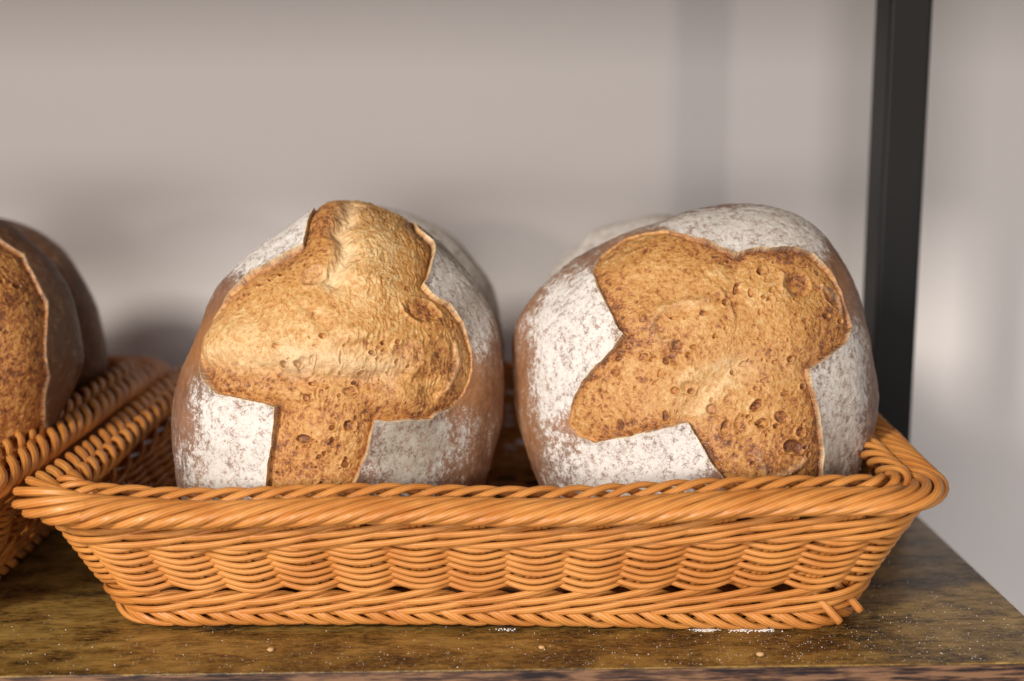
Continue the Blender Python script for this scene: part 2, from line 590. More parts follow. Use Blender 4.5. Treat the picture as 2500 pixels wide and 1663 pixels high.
def build_basket(name, label, group):
    root = empty(name)
    tag(root, label, "basket", group)
    # outer rolled rim
    wv = Weave()
    rope(wv, rim_centre(0.0045, 0.0030), 7, 15, 0.0088, 0.0046, 0.0052, 0.0052, 1, 26, 1, 0.09, 0.45)
    rim = wv.build("rim", root)
    # inner looped braid on top of the wall
    wv = Weave()
    rope(wv, rim_centre(-0.0110, 0.0066), 4, 24, 0.0062, 0.0047, 0.0046, 0.0036, 1, 26, 2, 0.10, 0.2)
    wv.build("inner_braid", rim)
    # side weave
    wv = Weave()
    rows = 14
    for r in range(rows):
        h0 = 0.365 + r * (0.765 - 0.365) / (rows - 1)
        n = NS * 10
        u = np.linspace(0, NS, n + 1)
        par = r % 2
        cs = np.cos(np.pi * (u + par))
        off = 0.0038 * np.sign(cs) * np.abs(cs) ** 0.75
        hh = h0 - 0.018 * np.clip(cs, 0, 1) ** 2 + 0.006 * np.sin(u * TAU * 10 + r) + 0.004 * np.sin(u * TAU * 23 + r * 2.7)
        p, nr = wall_pt(u, hh, off)
        wv.add(p, nr, 0.0032, 0.0030, ends=False)
    # three-rod wales above and below: each reed outside two stakes, behind one, climbing to the right
    for (h0, rise, sd, wd) in ((0.915, 0.21, 0, .0039), (0.820, 0.21, 1, .0039), (0.290, 0.21, 2, .0041), (0.195, 0.21, 0, .0041)):
        for k in range(3):
            n = NS * 10
            u = np.linspace(0, NS, n + 1)
            ph = np.mod((u + k + sd * 0.4) / 3.0, 1.0)
            # outside for ph in 0..0.70
            o = np.where(ph < 0.72, np.sin(np.pi * np.clip(ph / 0.72, 0, 1)) ** 0.6, -np.sin(np.pi * np.clip((ph - 0.72) / 0.28, 0, 1)))
            off = 0.0006 + 0.0042 * o
            zz = np.where(ph < 0.76, (ph / 0.76) ** 1.35 - 0.5, 0.5 - (ph - 0.76) / 0.24)
            hh = h0 + rise * 0.5 * 2 * zz * 0.75
            p, nr = wall_pt(u, hh, off)
            # soften the kinks
            for _ in range(2):
                q = p[:-1]
                q = (np.roll(q, 1, 0) + 2 * q + np.roll(q, -1, 0)) / 4
                p = np.vstack([q, q[:1]])
            wv.add(p, nr, wd, 0.0031, ends=False)
    wv.build("side_weave", root)
    # upright stakes: three reeds side by side
    for k in range(NS):
        wv = Weave()
        for d in (-1, 0, 1):
            hh = np.linspace(-0.02, 1.04, 9)
            u = np.full(9, k + 0.0 + d * 0.105)
            p, nr = wall_pt(u, np.clip(hh, 0, 2), np.full(9, -0.0004))
            wv.add(p, nr, 0.0034, 0.0024)
        wv.build("stake", root)
    # foot border, laid the other way
    wv = Weave()

    def foot(u):
        x, y, nx, ny = rect_pt(u, AB + 0.0042, BB + 0.0042, RB + 0.002)
        nrm = np.stack([nx, ny, np.zeros_like(nx)], -1)
        up = np.zeros_like(nrm); up[:, 2] = 1
        return np.stack([x, y, np.full_like(x, 0.0068) + 0.0012 * (1 + np.sin(u * TAU * 3))], -1), nrm, up
    rope(wv, foot, 4, 24, 0.0046, 0.0050, 0.0056, 0.0036, -1, 22, 3, 0.08)
    wv.build("foot_border", root)
    # woven floor
    wv = Weave()
    for i in range(22):
        y = -BB + 0.010 + i * (2 * BB - 0.02) / 21
        x = np.linspace(-AB + 0.004, AB - 0.004, 120)
        z = 0.0075 + 0.0017 * np.sin(x * 150 + (i % 2) * np.pi)
        wv.add(np.stack([x, np.full_like(x, y), z], -1), np.tile([0, 0, 1.0], (120, 1)), 0.011, 0.0022)
    for i in range(19):
        x = -AB + 0.02 + i * (2 * AB - 0.04) / 18
        y = np.linspace(-BB + 0.004, BB - 0.004, 100)
        wv.add(np.stack([np.full_like(y, x), y, 0.0075 + 0 * y], -1), np.tile([0, 0, 1.0], (100, 1)), 0.006, 0.002)
    wv.build("woven_floor", root)
    return root


BK_ROT = R(-2.2)
BK_POS = Vector((0.0145, 0.872, 0.0))
basket = build_basket("wicker_basket", "honey orange wicker basket in front, holding the two flour dusted loaves with open scores", "wicker bread baskets")
basket.location = BK_POS
basket.rotation_euler = (0, 0, BK_ROT)

# two cut reed ends poking out low at the right front corner
for pts in (((0.178, -0.158, 0.024), (0.187, -0.162, 0.014), (0.193, -0.163, 0.0075)),
            ((0.192, -0.150, 0.026), (0.201, -0.152, 0.017), (0.2065, -0.1525, 0.010))):
    wv = Weave()
    P = np.array(pts)
    tt = np.linspace(0, 1, 8)[:, None]
    path = (1 - tt) ** 2 * P[0] + 2 * tt * (1 - tt) * P[1] + tt ** 2 * P[2]
    wv.add(path, np.tile([0.3, -1.0, 0.2], (8, 1)), 0.0046, 0.0042)
    wv.build("reed_end", basket)


def copy_tree(o, parent=None):
    c = o.copy()
    COL.objects.link(c)
    c.parent = parent
    for ch in [x for x in list(bpy.data.objects) if x.parent == o]:
        copy_tree(ch, c)
    return c


b2 = copy_tree(basket)
b2.location = (-0.4835, 0.885, 0.0)
b2.rotation_euler = (0, 0, R(-3.6))
b2["label"] = "wicker basket at the left picture edge with a darker brown loaf, beside the front basket"


# ------------------------------------------------------------------ loaves
def prof(rho, p, q):
    return np.clip(1 - rho ** p, 0, None) ** (1 / q)


def poly_sd(uv, poly, st):
    """signed distance (negative inside) to a closed polygon, with the strength of the nearest point"""
    n = len(poly)
    best = np.full(len(uv), 1e9)
    bs = np.zeros(len(uv))
    inside = np.zeros(len(uv), dtype=bool)
    x, y = uv[:, 0], uv[:, 1]
    for i in range(n):
        a, b = poly[i], poly[(i + 1) % n]
        ab = b - a
        t = np.clip(((x - a[0]) * ab[0] + (y - a[1]) * ab[1]) / (ab @ ab + 1e-18), 0, 1)
        d = np.hypot(x - a[0] - t * ab[0], y - a[1] - t * ab[1])
        m = d < best
        best[m] = d[m]
        bs[m] = (st[i] + (st[(i + 1) % n] - st[i]) * t)[m]
        cr = ((a[1] > y) != (b[1] > y)) & (x < (b[0] - a[0]) * (y - a[1]) / (b[1] - a[1] + 1e-18) + a[0])
        inside ^= cr
    return np.where(inside, -best, best), bs


def line_dist(uv, pts):
    best = np.full(len(uv), 1e9)
    side = np.zeros(len(uv))
    pts = np.asarray(pts)
    for a, b in zip(pts[:-1], pts[1:]):
        ab = b - a
        t = np.clip(((uv - a) @ ab) / (ab @ ab + 1e-18), 0, 1)
        d = uv - a - t[:, None] * ab
        dd = np.hypot(d[:, 0], d[:, 1])
        m = dd < best
        best[m] = dd[m]
        side[m] = np.sign(ab[0] * d[:, 1] - ab[1] * d[:, 0])[m]
    return best, side


def loaf_grid(N, rings):
    """square grid wrapped on the disc (s<=1, the front dome), then rings out to s=2 (the back)"""
    g = np.linspace(-1, 1, N)
    X, Y = np.meshgrid(g, g)
    Rr = np.maximum(np.abs(X), np.abs(Y))
    th = np.arctan2(Y, X)
    # blend square-ness out so that the outer ring is the circle
    rad = np.hypot(X, Y)
    s = Rr
    s = np.where(rad > 0, s, 0)
    s = s.ravel(); th = th.ravel()
    idx = np.arange(N * N).reshape(N, N)
    f = np.stack([idx[:-1, :-1], idx[:-1, 1:], idx[1:, 1:], idx[1:, :-1]], -1).reshape(-1, 4)
    ring = np.concatenate([idx[0, :-1], idx[:-1, -1], idx[-1, ::-1][:-1], idx[::-1, 0][:-1]])
    rt = th[ring]
    base = N * N
    S = [s]; T = [th]
    prev = ring
    for k in range(1, rings + 1):
        cur = base + np.arange(len(ring))
        S.append(np.full(len(ring), 1 + k / (rings + 0.5)))
        T.append(rt)
        f = np.vstack([f, np.stack([prev, np.roll(prev, -1), np.roll(cur, -1), cur], -1)])
        prev = cur
        base += len(ring)
    return np.concatenate(S), np.concatenate(T), f


def make_loaf(name, label, cfg, N=300, rings=30):
    rnd = random.Random(cfg["seed"])
    seed = cfg["seed"]
    C0 = Vector(cfg["centre"])
    az, tilt = R(cfg["yaw"]), R(cfg["tilt"])
    W = Vector((math.sin(az) * math.cos(tilt), -math.cos(az) * math.cos(tilt), math.sin(tilt)))
    U = Vector((math.cos(az), math.sin(az), 0))
    V = W.cross(U)
    if V.z < 0: V = -V
    s, th, f = loaf_grid(N, rings)
    # outline radius by angle
    oa = np.radians(np.array(cfg["out_a"], dtype=float)); orr = np.array(cfg["out_r"], dtype=float)
    Rth = np.interp(np.mod(th, 2 * np.pi), np.append(oa, 2 * np.pi), np.append(orr, orr[0]))
    ph = s * np.pi / 2
    rho = np.sin(np.clip(ph, 0, np.pi))
    front = s <= 1
    rho = np.where(front, rho, np.sin(np.pi - ph))
    pf = 2.25
    wz = np.where(front, cfg["hf"] * prof(rho, pf, 1.9), -cfg["hb"] * prof(rho, 3.2, 2.0))
    u = rho * Rth * np.cos(th)
    v = rho * Rth * np.sin(th)
    P = np.stack([u, v, wz], -1)
    # normals of the smooth body from an ellipsoid estimate
    hh = np.where(front, cfg["hf"], cfg["hb"])
    nr = np.stack([u / Rth ** 2, v / Rth ** 2, wz / hh ** 2], -1)
    nr /= np.linalg.norm(nr, axis=1, keepdims=True) + 1e-12
    uv = P[:, :2].copy()
    warp = np.stack([noise(P, 0.011, seed + 1), noise(P, 0.011, seed + 2)], -1) * 0.0011 \
        + np.stack([noise(P, 0.003, seed + 3), noise(P, 0.003, seed + 4)], -1) * 0.0003
    warp = warp * cfg.get("ragged", 1.0)
    sd, st = poly_sd(uv + warp, np.array(cfg["poly"]), np.array(cfg["strength"]))
    back = ~front
    sd = np.where(back, np.abs(sd) + (s - 1) * 0.06, sd)
    st = np.where(back, st * np.exp(-(s - 1) * 5), st)
    ins = sd < 0
    di = np.clip(-sd, 0, None)
    do = np.clip(sd, 0, None)
    d = np.zeros(len(P))
    # large unevenness of the whole loaf
    d += 0.0034 * fbm(P, 0.06, seed + 5, 2)
    # crust flaps: raised torn edge, falling away from it
    kk = cfg.get("lipk", 1.0)
    d += np.where(~ins, st * kk * (0.0009 * np.exp(-do / 0.0022) + 0.0022 * np.exp(-do / 0.016)), 0)
    d += np.where(~ins, 0.00030 * fbm(P, 0.005, seed + 8, 3) + 0.0003 * noise(P, 0.014, seed + 9), 0)
    # torn crumb: drops at the edge, swells up towards the middle
    drop = -0.0026 * st * kk * np.exp(-di / 0.0035)
    swell = cfg.get("swell", 0.006) * (1 - np.exp(-di / 0.016))
    d += np.where(ins, drop + swell * np.ones(len(P)), 0)
    wp = P + 0.0025 * np.stack([noise(P, 0.008, seed + 21), noise(P, 0.008, seed + 22), noise(P, 0.008, seed + 23)], -1)
    rid = 1 - np.abs(noise(wp, 0.0065, seed + 31)) * 2.2
    rid2 = 1 - np.abs(noise(wp, 0.0030, seed + 32)) * 2.2
    fib = 1 - np.abs(noise(wp, (0.0022, 0.0085, 0.006), seed + 33)) * 2.2
    tex = 0.00030 * rid + 0.00016 * rid2 + 0.00042 * fbm(P, 0.0034, seed + 34, 3, 0.6) + 0.0016 * noise(P, 0.022, seed + 35) + 0.0006 * fib * cfg.get("fibre", 0.6)
    d += np.where(ins, tex * sstep(0, 0.004, di) * (0.45 + 0.55 * sstep(-0.3, 0.45, noise(P, 0.02, seed + 51))), 0)
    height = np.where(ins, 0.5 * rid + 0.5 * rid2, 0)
    pale = np.zeros(len(P))
    bake_shade = np.zeros(len(P))
    # sculpted features: (points, half width, height, pale, bake), width and height in mm
    for pts, wd, amp, pl, bk, one in cfg.get("lines", []):
        ld, side = line_dist(uv + warp * (2.6 if wd > 4 else 1.5), pts)
        wd *= 0.001
        e = np.exp(-(ld / wd) ** 2)
        if one:   # a ledge: only on one side of the line
            e2 = np.where(side * one > 0, np.exp(-ld / wd), np.exp(-(ld / (wd * .22)) ** 2))
            d += np.where(ins, 0.001 * amp * e2, 0)
            e = e2
        else:
            d += np.where(ins, 0.001 * amp * e, 0)
        pale += pl * e
        bake_shade += bk * e
    for cx, cy, rx, ry, an, amp, pl, bk in cfg.get("bubbles", []):
        ca, sa = math.cos(R(an)), math.sin(R(an))
        q = uv + warp * 1.5 - np.array([cx, cy])
        e = np.hypot((q[:, 0] * ca + q[:, 1] * sa) / rx, (-q[:, 0] * sa + q[:, 1] * ca) / ry)
        m = ins & (e < 2.0)
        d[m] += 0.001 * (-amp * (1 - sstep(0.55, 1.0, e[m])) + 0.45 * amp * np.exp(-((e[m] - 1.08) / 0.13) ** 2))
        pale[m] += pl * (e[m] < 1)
        bake_shade[m] += bk * (1 - sstep(0.7, 1.1, e[m]))
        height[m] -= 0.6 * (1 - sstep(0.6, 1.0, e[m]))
    # open gas holes
    Rm = float(orr.max())
    nh = cfg.get("holes", 0)
    order = np.argsort(uv[:, 0]); us = uv[order, 0]
    placed = 0
    tries = 0
    while placed < nh and tries < nh * 12:
        tries += 1
        if cfg.get("hole_zones") and rnd.random() < 0.72:
            zx, zy, zr = rnd.choice(cfg["hole_zones"])
            hx, hy = rnd.gauss(zx, zr * 0.6), rnd.gauss(zy, zr * 0.6)
        else:
            hx, hy = rnd.uniform(-Rm, Rm), rnd.uniform(-Rm, Rm)
        c_sd, _ = poly_sd(np.array([[hx, hy]]), np.array(cfg["poly"]), np.array(cfg["strength"]))
        if c_sd[0] > -0.003: continue
        placed += 1
        r1 = min(0.0036, 0.0006 + abs(rnd.gauss(0, 0.00085)))
        r2 = r1 * rnd.uniform(0.45, 0.95)
        an = rnd.gauss(cfg.get("hole_angle", 10), 28)
        ca, sa = math.cos(R(an)), math.sin(R(an))
        lo, hi = np.searchsorted(us, [hx - r1 * 2.4, hx + r1 * 2.4])
        ids = order[lo:hi]
        ids = ids[(np.abs(uv[ids, 1] - hy) < r1 * 2.4) & front[ids]]
        q = uv[ids] - np.array([hx, hy])
        e = np.hypot((q[:, 0] * ca + q[:, 1] * sa) / r1, (-q[:, 0] * sa + q[:, 1] * ca) / r2)
        dep = min(0.0036, r2 * 1.9)
        d[ids] += -dep * (1 - sstep(0.6, 1.0, e)) + 0.22 * dep * np.exp(-((e - 1.15) / 0.22) ** 2)
        bake_shade[ids] += 0.5 * (1 - sstep(0.5, 1.0, e))  # hole insides painted darker: shade put into the crumb colour
    bake_shade += cfg.get("bake0", 0.0)
    bake_shade += np.where(ins | (do < 0.0008), 0.9 * np.exp(-di / 0.006) * cfg.get("edgebake", 0.7) * st, 0)
    for cx, cy, rx, ry, am in cfg.get("bakes", []):
        bake_shade += am * np.exp(-((uv[:, 0] - cx) / rx) ** 2 - ((uv[:, 1] - cy) / ry) ** 2)
    flour = np.full(len(P), cfg.get("flour0", 0.25))
    flour_shade = np.zeros(len(P)); ruddy = np.zeros(len(P))
    for cx, cy, rx, ry, am, du in cfg.get("flours", []):
        e = np.exp(-(((uv[:, 0] - cx) / rx) ** 2 + ((uv[:, 1] - cy) / ry) ** 2) ** 1.3)
        flour += am * e
        flour_shade += du * e
    for cx, cy, rx, ry, am in cfg.get("ruddys", []):
        ruddy += am * np.exp(-((uv[:, 0] - cx) / rx) ** 2 - ((uv[:, 1] - cy) / ry) ** 2)
    flour += 0.16 * fbm(P, (0.016, 0.03, 0.02), seed + 41, 3) + 0.10 * fbm(P, (0.0028, 0.006, 0.004), seed + 44, 2)
    soft = np.where(~ins, np.clip(0.75 - st, 0, 1) / 0.75 * np.exp(-do / 0.007), 0)      # score edges that faded into the crust
    flour *= 1 - 0.95 * soft
    ruddy += 1.1 * soft
    flour *= np.where(back, np.clip(1 - (s - 1) * 2.2, cfg.get("backflour", 0.1), 1), 1)
    lip = np.where(~ins, st * np.exp(-(do / 0.0006) ** 2) * (0.6 + 0.4 * sstep(-0.45, 0.2, noise(P, 0.009, seed + 61))), 0)
    dust = np.where(ins, np.clip(cfg.get("dust", 0.3) + 0.5 * np.exp(-di / 0.012), 0, 1), 0)
    P = P + nr * d[:, None]
    Mx = np.array([list(U), list(V), list(W)])
    Pw = P @ Mx                      # rotated, still about the centre
    zmin = cfg.get("floor", 0.011) - C0.z
    Pw[:, 2] = np.maximum(Pw[:, 2], zmin)     # the loaf's own weight flattens it where it rests
    root = empty(name, (C0.x, C0.y, C0.z + zmin))
    tag(root, label, "bread loaf", "loaves of bread in the baskets")
    Pw = Pw - np.array([0, 0, zmin])
    fc_ins = ins[f].any(1)
    at = {"flour": np.clip(flour, 0, 0.65), "dull": np.clip(flour_shade, 0, 1), "lip": lip, "dark": np.full(len(P), cfg.get("dark", 0.0)), "ruddy": np.clip(ruddy, 0, 1),
          "bake": np.clip(bake_shade, -1, 1.5), "height": height, "pale": np.clip(pale, 0, 1), "dust": dust}
    for nm, mk, mat, keys in (("crust", ~fc_ins, M_CRUST, ("flour", "dull", "lip", "ruddy", "dark")),
                              ("scored_crumb", fc_ins, M_CRUMB, ("bake", "height", "pale", "dust", "lip"))):
        ff = f[mk]
        if len(ff) == 0: continue
        used = np.unique(ff)
        remap = np.zeros(len(Pw), dtype=np.int64)
        remap[used] = np.arange(len(used))
        mesh_obj(nm, Pw[used], remap[ff], mat, root, attrs={k: at[k][used] for k in keys})
    return root


loaf_a = make_loaf('bread_loaf', 'left front loaf, its pale golden score swollen into a broad cross with torn stretched crumb', {
    'seed': 3,
    'centre': [-0.077, 0.8, 0.117],
    'yaw': 3,
    'tilt': 15,
    'hf': 0.07,
    'hb': 0.056,
    'holes': 70,
    'swell': 0.0048,
    'fibre': 0.8,
    'hole_angle': 8,
    'flour0': 0.1,
    'dust': 0.12,
    'bake0': 0.14,
    'edgebake': 0.55,
    'out_a': [0, 6, 12, 18, 24, 30, 36, 42, 48, 54, 60, 66, 72, 78, 84, 90, 96, 102, 108, 114, 120, 126, 132, 138, 144, 150, 156, 162, 168, 174, 180, 186, 192, 198, 204, 210, 216, 222, 228, 234, 240, 246, 252, 258, 264, 270, 276, 282, 288, 294, 300, 306, 312, 318, 324, 330, 336, 342, 348, 354],
    'out_r': [0.0995, 0.0997, 0.1001, 0.1006, 0.1012, 0.102, 0.103, 0.1042, 0.1057, 0.1074, 0.1087, 0.1091, 0.1085, 0.1079, 0.1077, 0.1073, 0.1054, 0.1023, 0.0994, 0.0973, 0.096, 0.0948, 0.0936, 0.0923, 0.0911, 0.0899, 0.0892, 0.0891, 0.0899, 0.0917, 0.0941, 0.0966, 0.0989, 0.1014, 0.104, 0.1069, 0.1098, 0.1124, 0.1145, 0.1158, 0.1162, 0.1157, 0.1148, 0.1137, 0.1128, 0.1124, 0.1123, 0.1124, 0.1125, 0.1124, 0.1119, 0.1107, 0.1088, 0.1066, 0.1043, 0.1024, 0.101, 0.1002, 0.0996, 0.0994],
    'poly': [[-0.011, 0.1112], [-0.0112, 0.0997], [-0.0139, 0.0905], [-0.0161, 0.0803], [-0.03, 0.0738], [-0.0446, 0.0643], [-0.0569, 0.0531], [-0.0654, 0.0386], [-0.0709, 0.0228], [-0.0718, 0.0104], [-0.0688, 0.0029], [-0.0599, -0.0032], [-0.0475, -0.0077], [-0.0304, -0.0115], [-0.0309, -0.021], [-0.0331, -0.0361], [-0.0353, -0.0454], [-0.0367, -0.0689], [0.0063, -0.0723], [0.0097, -0.0569], [0.0171, -0.0395], [0.023, -0.0205], [0.0365, -0.0207], [0.052, -0.0194], [0.0654, -0.0137], [0.073, -0.0057], [0.0768, 0.0078], [0.0762, 0.0201], [0.072, 0.0336], [0.0643, 0.0433], [0.0558, 0.0484], [0.05, 0.0545], [0.0537, 0.062], [0.0585, 0.0765], [0.0577, 0.0858], [0.0499, 0.0949], [0.0424, 0.1034], [0.0334, 0.1082], [0.0205, 0.112], [0.005, 0.1137]],
    'strength': [0.9, 0.9, 1, 1, 1, 0.9, 0.6, 0.3, 0.25, 0.6, 0.9, 1, 1, 1, 1, 1, 1, 1, 1, 0.9, 1, 1, 1, 0.9, 0.5, 0.25, 0.25, 0.35, 0.7, 0.9, 0.9, 1, 1, 1, 1, 0.8, 0.5, 0.5, 0.4, 0.4],
    'lines': [([[0.0104, 0.0983], [0.0053, 0.0845], [0.0087, 0.0734], [0.0046, 0.0607], [0.0025, 0.055]], 5, -5.0, 1, -0.5, 0), ([[0.0158, 0.1001], [0.0204, 0.0847], [0.0194, 0.0723], [0.0162, 0.0583]], 14, 2.4, 0.15, -0.1, 0), ([[-0.0062, 0.0973], [-0.0066, 0.0849], [-0.0009, 0.0772]], 12, 1.8, 0, 0.1, 0), ([[-0.0721, 0.0092], [-0.0513, 0.0095], [-0.0277, 0.0069], [-0.0049, 0.0027], [0.0199, 0.0013], [0.0397, 0.0033], [0.0533, -0.0052]], 6, -4.6, 0, 0.35, 0), ([[-0.0708, 0.0296], [-0.0483, 0.0254], [-0.0214, 0.0188], [-0.0006, 0.0173]], 15, 2.6, 0.15, -0.15, 0), ([[-0.0652, 0.0168], [-0.0514, 0.0127], [-0.0277, 0.0111], [-0.0214, 0.0094]], 6, 1.0, 0.35, -0.2, 0), ([[0.0035, 0.0172], [0.0139, 0.0187], [0.0274, 0.0202], [0.0368, 0.017]], 3.2, -1.6, 0, 0.3, 0), ([[0.0025, 0.0246], [0.0202, 0.0234], [0.0337, 0.0234]], 7, 1.5, 0, -0.1, 0), ([[-0.0214, 0.0146], [-0.0048, 0.0111], [0.0096, 0.0098], [0.0303, 0.0065]], 7, 0.8, 0.7, -0.3, 0), ([[-0.0131, 0.04], [-0.0058, 0.0333], [-0.0006, 0.0279]], 3, -1.2, 0, 0.3, 0), ([[0.0674, 0.0198], [0.0683, 0.0111], [0.0653, 0.0013], [0.062, -0.003]], 1.6, 1.6, 0.3, -0.2, 0), ([[0.0657, 0.0186], [0.0664, 0.011], [0.0637, 0.0024]], 2.0, -1.6, 0, 0.8, 0), ([[-0.0279, -0.0155], [-0.026, -0.0289], [-0.0288, -0.0548]], 5, -1.2, 0, 0.3, 0), ([[-0.032, -0.0133], [-0.0216, -0.0146], [0.0093, -0.0152], [0.0217, -0.0196]], 6, -1.6, 0, 0.35, 0)],
    'bubbles': [(0.0488, 0.0389, 0.0105, 0.007, -15, 2.2, 0, 0.5), (-0.0091, 0.0587, 0.0075, 0.005, 10, 1.6, 0.2, 0.1), (0.0536, 0.0108, 0.012, 0.0125, 0, 1.2, 0, 0.2), (0.0399, 0.0139, 0.0085, 0.008, 0, 1.0, 0.1, 0.1), (-0.0131, 0.0092, 0.004, 0.005, 0, 1.6, 0.3, 0.1), (0.0095, -0.0043, 0.0037, 0.003, 0, 1.4, 0, 0.2), (-0.0146, -0.0297, 0.0053, 0.0027, 4, 1.7, 0, 0.4), (0.0097, -0.0225, 0.0037, 0.0025, -12, 1.4, 0, 0.4), (-0.0133, -0.008, 0.0025, 0.0023, 0, 1.4, 0, 0.4), (-0.005, -0.0054, 0.002, 0.0025, 0, 1.2, 0, 0.4), (-0.0064, -0.0548, 0.0035, 0.0023, 4, 1.4, 0, 0.3), (0.0003, -0.0311, 0.0035, 0.002, 10, 1.2, 0, 0.2), (-0.0095, 0.0117, 0.0015, 0.0035, 0, 1.2, 0.2, 0.2), (0.0055, 0.013, 0.0013, 0.004, 0, 1.3, 0.2, 0.2)],
    'bakes': [(-0.0048, 0.0928, 0.0112, 0.0125, 0.55), (0.0158, 0.0993, 0.015, 0.002, 0.7), (-0.0426, 0.0038, 0.0375, 0.007, 0.6000000000000001), (-0.0227, 0.0749, 0.025, 0.0112, 0.45), (-0.0564, 0.0629, 0.0275, 0.015, 0.25), (0.0436, -0.0146, 0.0325, 0.0063, 0.75), (-0.0116, -0.0344, 0.0275, 0.03, 0.45), (0.0605, 0.0283, 0.015, 0.02, 0.2), (0.0663, -0.0072, 0.01, 0.01, 0.3), (-0.0014, 0.0912, 0.0125, 0.0125, 0.25), (-0.0428, 0.0229, 0.035, 0.0125, -0.3), (0.0258, 0.0785, 0.0225, 0.015, -0.35), (-0.0006, 0.0429, 0.05, 0.015, -0.1), (0.0097, 0.0119, 0.04, 0.01, -0.3), (-0.073, 0.0381, 0.01, 0.03, 0.25)],
    'ruddys': [(-0.0886, 0.0243, 0.0125, 0.0225, 0.7), (0.0786, -0.0092, 0.015, 0.035, 0.75), (-0.0745, 0.0256, 0.01, 0.02, 0.6), (0.0681, -0.0576, 0.015, 0.015, 0.2)],
    'flours': [(-0.0392, 0.0797, 0.035, 0.0175, 1.0, 0), (-0.0238, 0.0897, 0.0225, 0.015, 0.4, 0), (-0.0503, -0.0283, 0.0275, 0.0325, 0.62, 0.12), (-0.0645, -0.0069, 0.015, 0.015, 0.2, 0), (-0.0411, -0.0442, 0.0175, 0.03, 0.35, 0.0), (-0.0772, -0.0488, 0.0225, 0.0175, 0.2, 0.4), (0.037, -0.0386, 0.025, 0.0275, 0.5, 1.0), (0.0595, -0.0284, 0.0275, 0.0175, 0.3, 0.5), (0.0693, 0.0575, 0.0175, 0.0275, 0.75, 0.35), (0.0764, 0.0348, 0.0112, 0.025, 0.5, 0.3), (0.0857, 0.0324, 0.01, 0.0225, 0.3, 0.1), (0.0634, 0.0883, 0.015, 0.015, 0.5, 0.3)],
    'hole_zones': [(-0.0065, -0.0346, 0.0175), (-0.0068, -0.047, 0.0175), (-0.0011, -0.0243, 0.02), (-0.0309, 0.0623, 0.0125), (0.0095, -0.0059, 0.0275), (-0.0131, 0.0092, 0.015), (0.0283, 0.0086, 0.015)],
}, 760, 90)

